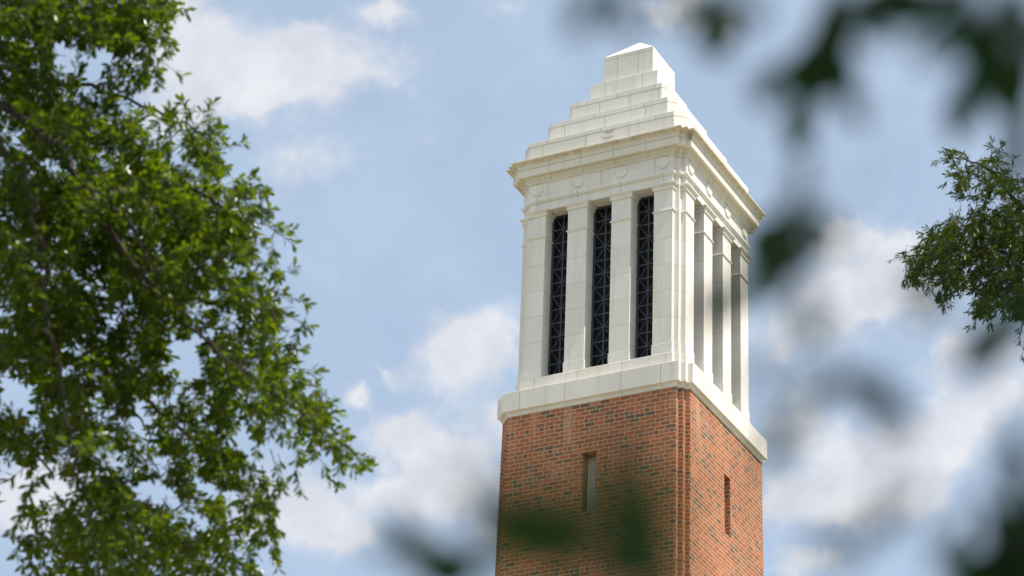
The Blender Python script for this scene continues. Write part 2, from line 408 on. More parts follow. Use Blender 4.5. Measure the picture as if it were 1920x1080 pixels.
# brick shaft, with the slit openings cut out of its four faces
TAPER = 0.0076
def wz(z): return 2.15 + TAPER*(28.0 - z)
SLIT = (-0.150, 0.163, 25.52, 26.86)        # x0, x1, z0, z1 on the front face
Zs = [0.0, 12.0, SLIT[2], SLIT[3], 28.0]
sh = MB()
for k in range(len(Zs)-1):
    p0, p1 = redan(wz(Zs[k])), redan(wz(Zs[k+1])); n_ = len(p0)
    for i in range(n_):
        j = (i+1) % n_
        a, b_, c_, d_ = (*p0[i], Zs[k]), (*p0[j], Zs[k]), (*p1[j], Zs[k+1]), (*p1[i], Zs[k+1])
        if k == 2 and i % 5 == 4:           # a wide face at slit height: leave the opening
            side = (i//5 + 1) % 4
            w0, w1 = wz(Zs[k]), wz(Zs[k+1]); e0, e1 = w0-2*D, w1-2*D
            x0, x1 = SLIT[0], SLIT[1]
            if side == 1: x0, x1 = -0.165, 0.145
            ins = 0.315
            L_ = [(-e0, -w0, Zs[k]), (x0, -w0, Zs[k]), (x0, -w1, Zs[k+1]), (-e1, -w1, Zs[k+1])]
            R_ = [(x1, -w0, Zs[k]), (e0, -w0, Zs[k]), (e1, -w1, Zs[k+1]), (x1, -w1, Zs[k+1])]
            yb = -w1 + ins
            jambL = [(x0, -w0, Zs[k]), (x0, yb, Zs[k]), (x0, yb, Zs[k+1]), (x0, -w1, Zs[k+1])]
            jambR = [(x1, yb, Zs[k]), (x1, -w0, Zs[k]), (x1, -w1, Zs[k+1]), (x1, yb, Zs[k+1])]
            head = [(x0, -w1, Zs[k+1]), (x0, yb, Zs[k+1]), (x1, yb, Zs[k+1]), (x1, -w1, Zs[k+1])]
            sill = [(x0, -w0, Zs[k]), (x1, -w0, Zs[k]), (x1, yb, Zs[k]), (x0, yb, Zs[k])]
            back = [(x0, yb, Zs[k]), (x1, yb, Zs[k]), (x1, yb, Zs[k+1]), (x0, yb, Zs[k+1])]
            for qd in (L_, R_, jambL, jambR, head, sill, back): sh.add(spin(qd, side), [(0, 1, 2, 3)])
        else:
            sh.add([a, b_, c_, d_], [(0, 1, 2, 3)])
sh.add([(x, y, 28.0) for x, y in redan(wz(28.0))], [tuple(range(20))])
shaft = sh.build('brick_shaft', BRICK, tower)

# slit windows
for side in range(4):
    x0, x1 = SLIT[0], SLIT[1]
    if side == 1: x0, x1 = -0.165, 0.145
    z0, z1 = SLIT[2], SLIT[3]; yb = -wz(z1)+0.315
    fr = MB(); y0, y1 = yb-0.05, yb-0.002
    def fb_(a, b_, c_, d_, y0=y0, y1=y1):
        mb = MB(); mb.box(a, b_, y0, y1, c_, d_); fr.add(spin(mb.v, side), mb.f)
    fb_(x0+.002, x0+0.05, z0+.002, z1-.002); fb_(x1-0.05, x1-.002, z0+.002, z1-.002)
    fb_(x0+0.05, x1-0.05, z0+.002, z0+0.05); fb_(x0+0.05, x1-0.05, z1-0.06, z1-.002)
    for q_ in (0.25, 0.5, 0.75):
        xx = x0+0.05+(x1-x0-0.10)*q_; fb_(xx-0.013, xx+0.013, z0+0.05, z1-0.06, y0+0.004, y1)
    fo = fr.build('window_frame', WFRAME, tower)
    pn = MB(); mb = MB(); mb.box(x0+0.05, x1-0.05, yb-0.030, yb-0.003, z0+0.05, z1-0.06); pn.add(spin(mb.v, side), mb.f)
    pn.build('pane', PANEL if side == 0 else GLASSD, fo)

# stone base course with its fillet
b_ = MB()
b_.stack([redan(2.155), redan(2.172), redan(2.172), redan(2.195), redan(2.2414), redan(2.2414), redan(2.232), redan(1.90)],
         [28.003, 28.012, 28.085, 28.098, 28.103, 28.541, 28.549, 28.565])
b_.build('stone_base_course', ST_band, tower)
b_ = MB()
b_.stack([redan(1.972), redan(1.972), redan(1.965), redan(1.62)], [28.556, 28.918, 28.927, 28.932])
b_.build('stone_sill', ST_sill, tower)

# piers: four stepped corner piers, two plain piers on each side
YI = -1.59
PW = 1.9396
def corner_plan(w, wi=1.288, g=0.0):
    d = D
    return [(wi-g, -w), (w-2*d, -w), (w-2*d, -w+d), (w-d, -w+d), (w-d, -w+2*d), (w, -w+2*d), (w, -wi+g), (-YI, -wi+g), (-YI, YI), (wi-g, YI)]
ZP0, ZP1, ZC0, ZC1 = 28.930, 29.173, 32.875, 33.012
def moulded(mb, x0, x1, yb, prof, side=0):
    """a moulding round the front and the two ends of a pier; prof = (projection, z)"""
    polys = [[(x0-o_, -PW-o_), (x1+o_, -PW-o_), (x1+o_, yb), (x0-o_, yb)] for o_, z in prof]
    t = MB(); t.stack(polys, [z for o_, z in prof]); mb.add(spin(t.v, side), t.f)
CAP = [(0.006, 32.868), (0.026, 32.876), (0.030, 32.884), (0.030, 32.928), (0.022, 32.931), (0.030, 32.945), (0.050, 32.962), (0.074, 32.985), (0.080, 33.000), (0.078, 33.006), (0.0, 33.0095)]
RING = [(0.0, 32.322), (0.010, 32.327), (0.012, 32.336), (0.024, 32.342), (0.029, 32.355), (0.024, 32.370), (0.0, 32.374)]
for side in range(4):
    # plain piers
    for (x0, x1) in ((-0.749, -0.291), (0.291, 0.749)):
        t = MB(); t.box(x0, x1, -PW, YI, ZP1+.001, ZC1); mb = MB(); mb.add(spin(t.v, side), t.f)
        po = mb.build('pier', ST_pier, tower)
        mb = MB(); moulded(mb, x0, x1, YI+0.02, [(0.014, ZP0), (0.014, ZP1-0.006), (0.006, ZP1), (0.001, ZP1+.003)], side); mb.build('plinth', ST_pl, po)
        mb = MB(); moulded(mb, x0, x1, YI+0.03, CAP, side); mb.build('capital', ST_pl, po)
        mb = MB(); moulded(mb, x0, x1, YI+0.025, RING, side); mb.build('neck_ring', ST_pl, po)
    # corner pier
    t = MB(); t.stack([corner_plan(PW)]*2, [ZP1+.001, ZC1]); mb = MB(); mb.add(spin(t.v, side), t.f)
    po = mb.build('corner_pier', ST_pier, tower)
    def grown(o_): return corner_plan(PW+o_, 1.288, o_)
    t = MB(); t.stack([grown(0.014), grown(0.014), grown(0.006), grown(0.001)], [ZP0, ZP1-0.006, ZP1, ZP1+.003]); mb = MB(); mb.add(spin(t.v, side), t.f)
    mb.build('plinth', ST_pl, po)
    for nm, prof in (('capital', CAP), ('neck_ring', RING)):
        mb = MB()
        for half in (0, 1):
            polys = []
            for o_, z in prof:
                w = PW
                pl = [(1.288-o_, -w-o_), (w-2*D+o_, -w-o_), (w-2*D+o_, -w+D-0.0015), (w-2*D-0.02, -w+D-0.0015), (w-2*D-0.02, YI+0.03), (1.288-o_, YI+0.03)]
                if half:
                    pl = [(-y, -x) for x, y in pl][::-1]
                polys.append(pl)
            t = MB(); t.stack(polys, [z for o_, z in prof]); mb.add(spin(t.v, side), t.f)
        mb.build(nm, ST_pl, po)

# grilles between the piers
for side in range(4):
    for xc, hw in ((-1.0185, 0.272), (0.0, 0.293), (1.0185, 0.272)):
        g = MB()
        def bar(a, b2, wdt, y0=-1.600, y1=-1.560):
            a = np.array(a, float); b2 = np.array(b2, float); t_ = b2-a; t_ /= np.linalg.norm(t_); nn = np.array([-t_[1], t_[0]])*wdt/2
            pts = [a+nn, a-nn, b2-nn, b2+nn]
            vs = [(p[0], y0, p[1]) for p in pts] + [(p[0], y1, p[1]) for p in pts]
            g.add(spin(vs, side), [(0, 1, 2, 3), (7, 6, 5, 4), (0, 4, 5, 1), (1, 5, 6, 2), (2, 6, 7, 3), (3, 7, 4, 0)])
        zlo, zhi = 28.935, 33.008
        bar((xc-hw+0.028, zlo), (xc-hw+0.028, zhi), 0.052, -1.612, -1.55); bar((xc+hw-0.028, zlo), (xc+hw-0.028, zhi), 0.052, -1.612, -1.55)
        bar((xc-hw, zhi-0.03), (xc+hw, zhi-0.03), 0.05, -1.609, -1.552); bar((xc-hw, zlo+0.022), (xc+hw, zlo+0.022), 0.04, -1.609, -1.552)
        bar((xc, zlo), (xc, zhi), 0.036, -1.606, -1.556)
        i0, i1 = xc-hw+0.05, xc+hw-0.05
        for k_ in range(6):
            zc = 32.652 - 0.656*k_
            bar((i0, zc), (i1, zc), 0.036, -1.603, -1.558)
            if k_ < 5: bar((i0, zc-0.328), (i1, zc-0.328), 0.034, -1.603, -1.558)
            for sx in (i0, i1):
                for dz_ in (0.328, -0.328):
                    bar((xc, zc), (sx, zc+dz_), 0.020, -1.598, -1.566)
            ros = [(xc+0.044*math.cos(a_*math.pi/4), -1.622, zc+0.044*math.sin(a_*math.pi/4)) for a_ in range(8)]
            ros2 = [(x, -1.59, z) for x, y, z in ros]
            g.add(spin(ros+ros2, side), [tuple(range(7, -1, -1))]+[(i, (i+1) % 8, (i+1) % 8+8, i+8) for i in range(8)])
        g.build('bronze_grille', GRILLE, tower)
core = MB(); core.stack([square(1.46)]*2, [28.94, 33.01])  # solid dark box standing for the shaded interior and its hinted louvres
core.build('dark_inner_box', DARK, tower)
# brown strips low down behind the grilles
for side in range(4):
    for x_ in (-0.83, 0.20):
        t = MB(); t.box(x_, x_+0.06, -1.485, -1.462, 28.945, 30.1); wb = MB(); wb.add(spin(t.v, side), t.f); wb.build('inner_strip', BROWN, tower)

# entablature
b_ = MB(); b_.stack([redan(1.930), redan(1.930), redan(1.936), redan(1.960), redan(1.968), redan(1.985), redan(1.985), redan(1.975), redan(1.948)],
                    [33.014, 33.212, 33.217, 33.222, 33.245, 33.256, 33.300, 33.318, 33.336])
b_.build('architrave', ST_arch, tower)
b_ = MB(); b_.stack([redan(1.945)]*2, [33.337, 33.705]); fz = b_.build('frieze', ST_friz, tower)
for side in range(4):
    for xr in (-1.510, -0.515, 0.515, 1.510):
        nseg = 40; r_ = 0.138; vs = []
        for (rr, yy) in ((r_, -1.940), (r_, -1.972), (r_-0.010, -1.977)):
            vs += [(xr+rr*math.cos(2*math.pi*i/nseg), yy, 33.548+rr*math.sin(2*math.pi*i/nseg)) for i in range(nseg)]
        fs = []
        for q_ in range(2):
            for i in range(nseg):
                j = (i+1) % nseg; fs.append((q_*nseg+i, q_*nseg+j, (q_+1)*nseg+j, (q_+1)*nseg+i))
        fs.append(tuple(2*nseg+i for i in range(nseg)))
        t = MB(); t.add(spin(vs, side), fs); t.build('roundel', ST_pl, fz)
prof = [(1.950, 33.706), (1.972, 33.712), (1.985, 33.728), (1.988, 33.742), (1.982, 33.755), (1.972, 33.760), (1.978, 33.764), (1.990, 33.790), (2.012, 33.825), (2.040, 33.850), (2.040, 33.862), (2.050, 33.866),
        (2.096, 33.868), (2.098, 33.842), (2.138, 33.842), (2.138, 34.016), (2.130, 34.021), (2.134, 34.030)]
for a_ in range(0, 8):                      # hollow under the lip
    t_ = a_/7*math.pi/2; prof.append((2.136 + 0.104*(1-math.cos(t_)), 34.034 + 0.132*math.sin(t_)))
prof += [(2.2566, 34.172), (2.2566, 34.204), (2.25, 34.212), (1.94, 34.265)]
b_ = MB(); b_.stack([redan(w) for w, z in prof], [z for w, z in prof]); corn = b_.build('cornice', ST_corn, tower)

# stepped roof
for k_, (w, c_, z0, zc, z1) in enumerate(((1.955, 0.222, 34.250, 34.690, 34.803), (1.567, 0.158, 34.805, 35.348, 35.473), (1.197, 0.096, 35.475, 36.010, 36.140))):
    b_ = MB(); b_.stack([chamf(w, c_)]*2, [z0, zc]); ti = b_.build('roof_step', ST_tier[k_], tower)
    b_ = MB(); b_.stack([chamf(w-.006, c_), chamf(w-.006, c_), chamf(w+.002, c_), chamf(w+.002, c_), chamf(w-0.005, c_)], [zc+.0005, zc+.008, zc+.0085, z1-.006, z1])
    b_.build('coping', ST_cope[k_], ti)
b_ = MB(); b_.stack([square(0.832), square(0.832), square(0.826)], [36.142, 36.760, 36.766]); b_.build('roof_step', ST_blk, tower)
b_ = MB(); b_.stack([square(0.612), square(0.612), square(0.606)], [36.768, 37.582, 37.588]); tb = b_.build('top_block', ST_top, tower)
cp = MB(); cp.add([(0.604, -0.604, 37.5885), (0.604, 0.604, 37.5885), (-0.604, 0.604, 37.5885), (-0.604, -0.604, 37.5885), (0, 0, 38.215)],
                  [(0, 1, 4), (1, 2, 4), (2, 3, 4), (3, 0, 4), (3, 2, 1, 0)])
cp.build('pyramid_cap', ST_pl, tower)
# crescent repairs on the lowest step
def patch(pts):
    t = MB(); n_ = len(pts)
    t.add([(x, -1.9575, z) for x, z in pts]+[(x, -1.950, z) for x, z in pts], [tuple(range(n_))]+[(i, i+n_, (i+1) % n_+n_, (i+1) % n_) for i in range(n_)])
    return t
lo = [(-0.02+0.03, 34.585), (0.06, 34.545), (0.14, 34.525), (0.23, 34.52), (0.31, 34.535), (0.30, 34.500), (0.22, 34.465), (0.13, 34.468), (0.055, 34.50)]
hi = [(0.05, 34.675), (0.34, 34.685), (0.30, 34.64), (0.24, 34.61), (0.18, 34.60), (0.13, 34.61), (0.10, 34.645)]
pm = patch(lo); t = patch(hi); pm.add(t.v, t.f); pm.build('mortar_repair', PATCH, tower)
# lightning rods
for (x, y, z0, z1) in ((0, 0, 38.20, 38.55), (-1.96, -2.2, 34.2, 34.46), (2.2, 1.2, 34.2, 34.44), (2.2, 2.0, 34.2, 34.44), (-2.2, 2.0, 34.2, 34.46), (2.2, -0.2, 34.2, 34.44), (0.0, 2.2, 34.2, 34.46)):
    t = MB(); t.tube([(x, y, z0), (x, y, z0+(z1-z0)*.6), (x, y, z1)], [0.007, 0.006, 0.002], 6); t.build('lightning_rod', METAL, tower)

# ------------------------------------------------------------------ trees
def world_pt(x, y, dist):
    """the point at the given distance along one bearing (bearing in 1920ths of the view)"""
    v = fw + rt*(x-960)/FPX - up*(y-540)/FPX
    return CAM + v*dist
def unit(v): return v/(np.linalg.norm(v, axis=-1, keepdims=True)+1e-12)
class Leaves:
    def __init__(s): s.V = []; s.n = 0
    def add(s, base, dirs, nrm, length, width, shape=0.62, cup=0.12):
        """many leaves at once; each has 7 points and a folded midrib"""
        base = np.asarray(base); n = len(base); dirs = unit(np.asarray(dirs)); nrm = np.asarray(nrm)
        side = unit(np.cross(dirs, nrm)); nn = np.cross(side, dirs)
        L = np.broadcast_to(np.asarray(length, float), (n,))[:, None]; W = np.broadcast_to(np.asarray(width, float), (n,))[:, None]/2
        bend = rng.uniform(-0.18, 0.05, (n, 1))*L
        P0 = base; M = base + dirs*L*shape - nn*L*cup*0.25 + nn*bend*0.3
        p = [P0, M+side*W+nn*W*0.35, M, M-side*W+nn*W*0.35,
             base+dirs*L*0.90+side*W*0.62+nn*bend*0.8, base+dirs*L*0.90-side*W*0.62+nn*bend*0.8, base+dirs*L+nn*bend]
        s.V.append(np.stack(p, 1).reshape(-1, 3)); s.n += n
    TRI = np.array([(0, 3, 2), (0, 2, 1), (2, 3, 5), (2, 5, 6), (2, 6, 4), (2, 4, 1)], np.int32)
    def build(s, name, mat, parent):
        V = np.concatenate(s.V); F = (np.arange(s.n, dtype=np.int32)[:, None, None]*7 + s.TRI[None]).reshape(-1, 3)
        return tri_mesh(name, V, F, mat, parent)
def spray(lv, wood, o, dr, length, nleaf, ll, lw, tip=0.45, spread=(0.55, 1.15), droop=0.12, upb=0.5, tr=1.0):
    """one leafy twig"""
    dr = unit(np.asarray(dr, float)); o = np.asarray(o, float)
    t = np.concatenate([rng.uniform(0.15, 1.0, nleaf-int(nleaf*tip)), rng.uniform(0.82, 1.02, int(nleaf*tip))])
    pos = o + dr*(t*length)[:, None] + np.array([0, 0, -1.0])*(droop*length*t**2)[:, None]
    ax = unit(dr + np.array([0, 0, -1.0])*(2*droop*t)[:, None])
    a = np.cross(ax, np.array([0.13, 0.27, 0.95])); a = unit(a); b2 = np.cross(ax, a)
    ph = np.arange(nleaf)*2.39996 + rng.uniform(0, 6.28) + rng.normal(0, 0.3, nleaf); be = rng.uniform(*spread, nleaf)
    rad = a*np.cos(ph)[:, None] + b2*np.sin(ph)[:, None]
    ld = ax*np.cos(be)[:, None] + rad*np.sin(be)[:, None] + np.array([0, 0, -0.12])
    nr = unit(ax*np.sin(be)[:, None]*0.9 - rad*np.cos(be)[:, None]*0.2 + np.array([0, 0, 1.0])*upb + rng.normal(0, 0.35, (nleaf, 3)))
    sz = rng.uniform(0.65, 1.15, nleaf)
    lv.add(pos, ld, nr, ll*sz, lw*sz*rng.uniform(0.8, 1.2, nleaf))
    if wood is not None:
        pts = [o + dr*q*length + np.array([0, 0, -1.0])*droop*length*q*q for q in (0, 0.35, 0.7, 1.0)]
        wood.tube(pts, [0.007*tr, 0.005*tr, 0.0035*tr, 0.002*tr], 4, cap=False)
def in_poly(x, y, poly):
    c = False; j = len(poly)-1
    for i in range(len(poly)):
        xi, yi = poly[i]; xj, yj = poly[j]
        if (yi > y) != (yj > y) and x < (xj-xi)*(y-yi)/(yj-yi)+xi: c = not c
        j = i
    return c
def edge_dist(x, y, poly):
    best = 1e9
    for i in range(len(poly)):
        x0, y0 = poly[i-1]; x1, y1 = poly[i]; dx, dy = x1-x0, y1-y0
        t = max(0, min(1, ((x-x0)*dx+(y-y0)*dy)/(dx*dx+dy*dy+1e-9))); best = min(best, math.hypot(x-x0-t*dx, y-y0-t*dy))
    return best
def smooth_path(pts, n=5):
    pts = [np.array(p, float) for p in pts]; out = []
    for i in range(len(pts)-1):
        p0, p1, p2, p3 = pts[max(i-1, 0)], pts[i], pts[i+1], pts[min(i+2, len(pts)-1)]
        for k in range(n):
            t = k/n; out.append(0.5*((2*p1)+(-p0+p2)*t+(2*p0-5*p1+4*p2-p3)*t*t+(-p0+3*p1-3*p2+p3)*t**3))
    out.append(pts[-1]); return out
def limb(mb, pts, r0, r1, wig=0.03):
    path = smooth_path(pts); n = len(path)
    path = [p + (rng.normal(0, wig, 3) if 0 < i < n-1 else 0) for i, p in enumerate(path)]
    mb.tube(path, list(np.linspace(r0, r1, n)), 7)

# --- big oak on the left
oak = empty('oak_tree', (-3.0, -32.5, 0), 'large leafy oak with spreading branches filling the left side, beside the tower', 'tree')
OAK_BARK = bark('oak_bark', (0.010, 0.0075, 0.006), (0.050, 0.035, 0.025))
OAK_LEAF = leaf_mat('oak_leaf', (0.002, 0.011, 0.002), (0.009, 0.034, 0.004), (0.46, 0.66, 0.012), 0.22, 0.20, 0.14)
off = np.array(oak.location)
def oakp(x, y, dd): return world_pt(x, y, dd)
wood = MB(); lv = Leaves()
crotch = oakp(-520, 520, 29.5)
base = np.array([crotch[0]-0.6, crotch[1]+0.5, -0.15])
oak.location = (base[0], base[1], 0)
limb(wood, [base, base*0.66+crotch*0.34+np.array([0.1, 0, 0]), base*0.3+crotch*0.7+np.array([-0.15, 0.1, 0]), crotch], 0.55, 0.30, 0.02)
top = oakp(-560, -500, 30)
limb(wood, [crotch, oakp(-540, 200, 29.8), oakp(-480, -150, 30), top], 0.28, 0.08)
BR = [
    ([crotch, oakp(-260, 330, 28.5), oakp(-60, 250, 27.0), oakp(25, 288, 26.6), oakp(90, 335, 26.2), oakp(150, 392, 26.0), oakp(205, 430, 25.8), oakp(262, 512, 25.6), oakp(320, 572, 25.6), oakp(400, 640, 25.4), oakp(480, 720, 25.2)], 0.085, 0.012),
    ([oakp(-300, 150, 29.1), oakp(-60, 160, 26.8), oakp(98, 268, 26.0), oakp(130, 312, 25.8), oakp(178, 368, 25.6), oakp(240, 415, 25.4), oakp(286, 500, 25.2), oakp(300, 560, 25.2)], 0.06, 0.010),
    ([oakp(25, 288, 26.6), oakp(46, 330, 25.9), oakp(62, 390, 25.6), oakp(77, 460, 25.4), oakp(86, 545, 25.3), oakp(92, 625, 25.2), oakp(108, 675, 25.2), oakp(126, 765, 25.2), oakp(136, 835, 25.1), oakp(150, 885, 25.1), oakp(166, 935, 25.1), oakp(180, 1000, 25.1)], 0.040, 0.008),
    ([oakp(77, 460, 27.2), oakp(112, 572, 28), oakp(160, 640, 28), oakp(215, 702, 28), oakp(252, 762, 28), oakp(276, 815, 28), oakp(300, 900, 28)], 0.036, 0.008),
    ([oakp(150, 392, 26.0), oakp(265, 350, 26.6), oakp(325, 346, 26.8), oakp(380, 368, 26.9), oakp(425, 398, 27.0), oakp(490, 430, 27.0)], 0.05, 0.012),
    ([oakp(-540, 0, 29.9), oakp(-250, -20, 29), oakp(-40, 80, 28.2), oakp(70, 60, 28), oakp(170, 30, 27.8), oakp(290, 20, 27.6)], 0.06, 0.010),
    ([oakp(-40, 80, 28.2), oakp(15, 150, 27.4), oakp(40, 220, 27.3), oakp(60, 260, 27.3)], 0.05, 0.03),
    ([oakp(-60, 160, 28.2), oakp(90, 150, 28.8), oakp(220, 180, 29), oakp(330, 230, 29), oakp(420, 260, 29)], 0.04, 0.01),
    ([oakp(400, 640, 26.8), oakp(500, 720, 26.4), oakp(600, 800, 26.2), oakp(680, 872, 26)], 0.03, 0.008),
    ([oakp(262, 512, 27), oakp(360, 520, 26.2), oakp(460, 560, 26), oakp(540, 620, 26)], 0.035, 0.01),
    ([oakp(215, 702, 28), oakp(330, 800, 28.2), oakp(430, 880, 28.4), oakp(500, 960, 28.4)], 0.035, 0.01),
    ([crotch, oakp(-300, 640, 29), oakp(-120, 760, 28.4), oakp(20, 800, 28.2), oakp(100, 900, 28)], 0.06, 0.012),
    ([crotch, oakp(-800, 300, 30.5), oakp(-1050, 250, 31)], 0.2, 0.05), ([oakp(-540, 200, 29.8), oakp(-760, 0, 30.5), oakp(-950, -150, 31)], 0.16, 0.05),
]
for pts, r0, r1 in BR: limb(wood, pts, r0*0.72, r1*0.8, 0.025)
OAK_EDGE = [(-40, -60), (335, -60), (338, 0), (310, 15), (318, 80), (318, 140), (292, 165), (268, 160), (290, 200), (380, 205), (405, 250), (450, 270), (478, 335),
            (490, 370), (530, 430), (520, 470), (530, 540), (558, 590), (562, 650), (580, 690), (610, 760), (650, 815), (675, 862), (650, 868), (590, 850), (545, 830),
            (530, 900), (512, 975), (470, 985), (450, 1130), (60, 1130), (65, 1030), (62, 960), (95, 900), (120, 890), (60, 870), (20, 830), (-40, 860)]
GAPS = [(352, 655, 42), (480, 842, 32), (18, 715, 16), (40, 745, 24), (118, 690, 15), (262, 760, 26), (250, 780, 18), (20, 235, 20), (110, 75, 14), (190, 105, 26), (172, 150, 24), (258, 185, 20),
        (100, 300, 20), (420, 330, 22), (270, 915, 26), (125, 915, 26), (305, 930, 20), (395, 905, 26), (440, 810, 26), (345, 985, 14), (120, 118, 18), (212, 590, 16), (225, 575, 14), (155, 520, 18), (335, 300, 14),
        (105, 850, 14), (215, 855, 20), (300, 850, 16), (440, 940, 16), (205, 300, 14), (380, 480, 12), (395, 570, 14), (60, 60, 12), (430, 490, 12), (98, 530, 13), (190, 740, 16), (320, 740, 16)]
count = 0
for _ in range(90):
    gx, gy = rng.uniform(20, 560), rng.uniform(430, 1060); GAPS.append((gx, gy, rng.uniform(4, 13)))
for _ in range(24):
    gx, gy = rng.uniform(0, 480), rng.uniform(40, 430); GAPS.append((gx, gy, rng.uniform(3, 9)))
clumps = []
while len(clumps) < 335:
    x = rng.uniform(-60, 690); y = rng.uniform(-90, 1140)
    if not in_poly(x, y, OAK_EDGE): continue
    low = y > 560
    if edge_dist(x, y, OAK_EDGE) < (17 if low else 26): continue
    if any(math.hypot(x-gx, y-gy) < gr_+(10 if y > 560 else 24) for gx, gy, gr_ in GAPS if gr_ > 13): continue
    if not low and len([1 for q_ in clumps if q_[2] == 0]) > 130: continue
    dd = rng.normal(27.4, 1.1)
    c = oakp(x, y, dd)
    if any(np.linalg.norm(c-q_[0]) < (0.26 if low else 0.38) for q_ in clumps): continue
    clumps.append((c, rng.uniform(0.52, 0.85) if low else rng.uniform(0.75, 1.2), int(low)))
def to_px(p):
    v = p - CAM; z_ = v @ fw
    return 960 + FPX*(v @ rt)/z_, 540 - FPX*(v @ up)/z_
for c, sc, low in clumps:
    cx0, cy0 = to_px(c); rim = edge_dist(cx0, cy0, OAK_EDGE) < 75
    for _ in range(int(17*sc*sc*(0.62 if rim else 1.0))):
        o_ = unit(rng.normal(0, 1, 3))*rng.uniform(0.35, 1.0)
        p = c + o_*(np.array([0.52, 0.52, 0.36]) if low else np.array([0.44, 0.44, 0.26]))*sc
        x, y = to_px(p)
        if not in_poly(x, y, OAK_EDGE) or any(math.hypot(x-gx, y-gy) < gr_+5 for gx, gy, gr_ in GAPS): continue
        dr = unit(o_*0.9 + np.array([0, 0, -0.25]) + rng.normal(0, 0.45, 3))
        ln = rng.uniform(0.22, 0.42)
        spray(lv, wood, p-dr*ln*0.6, dr, ln, int(rng.integers(22, 35)), 0.103, 0.032, 0.45, (0.55, 1.15), 0.12, 0.7, 0.6)
    wood.tube([c + np.array([-0.25, 0.1, -0.05])*sc, c, c + np.array([0.2, 0, -0.03])*sc], [0.007, 0.006, 0.004], 4, cap=False)
# strands that hang below the crown
for (x, y, n_, sl) in ((522, 850, 5, -.15), (500, 900, 4, .1), (470, 900, 5, .2), (430, 930, 5, -.1), (395, 960, 5, .2), (330, 980, 4, 0), (85, 870, 4, -.5), (60, 900, 4, -.2), (110, 930, 5, -.4), (70, 980, 3, -.5), (150, 900, 5, -.3),
                      (575, 780, 4, .3), (620, 800, 3, .3), (540, 780, 4, 0), (300, 690, 3, .1), (470, 720, 4, 0), (420, 720, 4, .2), (15, 760, 4, -.1), (200, 960, 4, .1), (455, 1000, 4, .3), (250, 1010, 4, -.1)):
    dd = rng.normal(26.9, 0.8); q0 = oakp(x, y, dd)
    for i in range(n_):
        dr = unit(rt*(sl + rng.normal(0, 0.25)) - up*(1.0) + fw*rng.normal(0, 0.3))
        spray(lv, wood, q0, dr, 0.24, int(rng.integers(10, 16)), 0.110, 0.035, 0.5, (0.4, 1.1), 0.1, 0.5, 0.6)
        q0 = q0 + dr*0.16
# the tips that stand clear of the crown
for (x, y, ax_, ay_) in ((322, 5, 1, .1), (345, 12, 1, .3), (308, 60, 1, .2), (330, 130, .8, .5), (390, 205, .6, -1), (400, 195, .2, -1), (452, 262, .8, -.4), (540, 425, 1, .1), (548, 452, 1, .6), (545, 500, .8, -.5), (572, 602, 1, .3), (565, 560, .8, .2),
                         (625, 770, .8, -.6), (640, 810, 1, .4), (672, 850, 1, .2), (688, 868, 1, -.1), (660, 872, .7, .6), (520, 985, .3, 1), (498, 930, .1, 1), (525, 900, .3, 1), (455, 1075, .6, .8), (60, 960, -.8, .5), (50, 1045, -.6, .7), (75, 1020, -.5, 1), (25, 890, -.6, .5), (58, 905, 0, 1), (620, 830, .6, .8), (590, 690, 1, 0)):
    dr = unit(rt*ax_ - up*ay_ + fw*rng.normal(0, 0.4)); c = oakp(x, y, rng.normal(26.9, 0.6))
    spray(lv, wood, c-dr*0.30, dr, 0.34, int(rng.integers(14, 22)), 0.115, 0.036)
# crown beyond the edge of the view
for _ in range(620):      # crown mass added above the view to shade the upper left
    x = rng.uniform(-250, 520); y = rng.uniform(-560, -85)
    if x > 250 + (y+85)*-0.55: continue
    spray(lv, wood, oakp(x, y, rng.normal(28.2, 1.5)), unit(rng.normal(0, 1, 3) + np.array([0, 0, -0.2])), rng.uniform(0.4, 0.7), 30, 0.15, 0.05)
for _ in range(620):
    a1 = rng.uniform(0, 6.283); rr = math.sqrt(rng.random()); zz = rng.uniform(-1, 1)
    x = -560 + 620*rr*math.cos(a1); y = 300 + 900*zz; dd = 29.8 + 4.2*rr*math.sin(a1)
    if x > -60 and y < 1140 and y > -70: continue
    dr = unit(rng.normal(0, 1, 3) + np.array([0, 0, -0.2]))
    spray(lv, wood, oakp(x, y, dd), dr, rng.uniform(0.5, 0.8), 30, 0.16, 0.055)
def to_local(o, mb): o_ = np.array(o.location); mb.v = [tuple(np.array(v)-o_) for v in mb.v]
def lv_local(o, l): o_ = np.array(o.location); l.V = [v-o_ for v in l.V]
to_local(oak, wood); lv_local(oak, lv)
wood.build('trunk', OAK_BARK, oak); lv.build('crown', OAK_LEAF, oak)

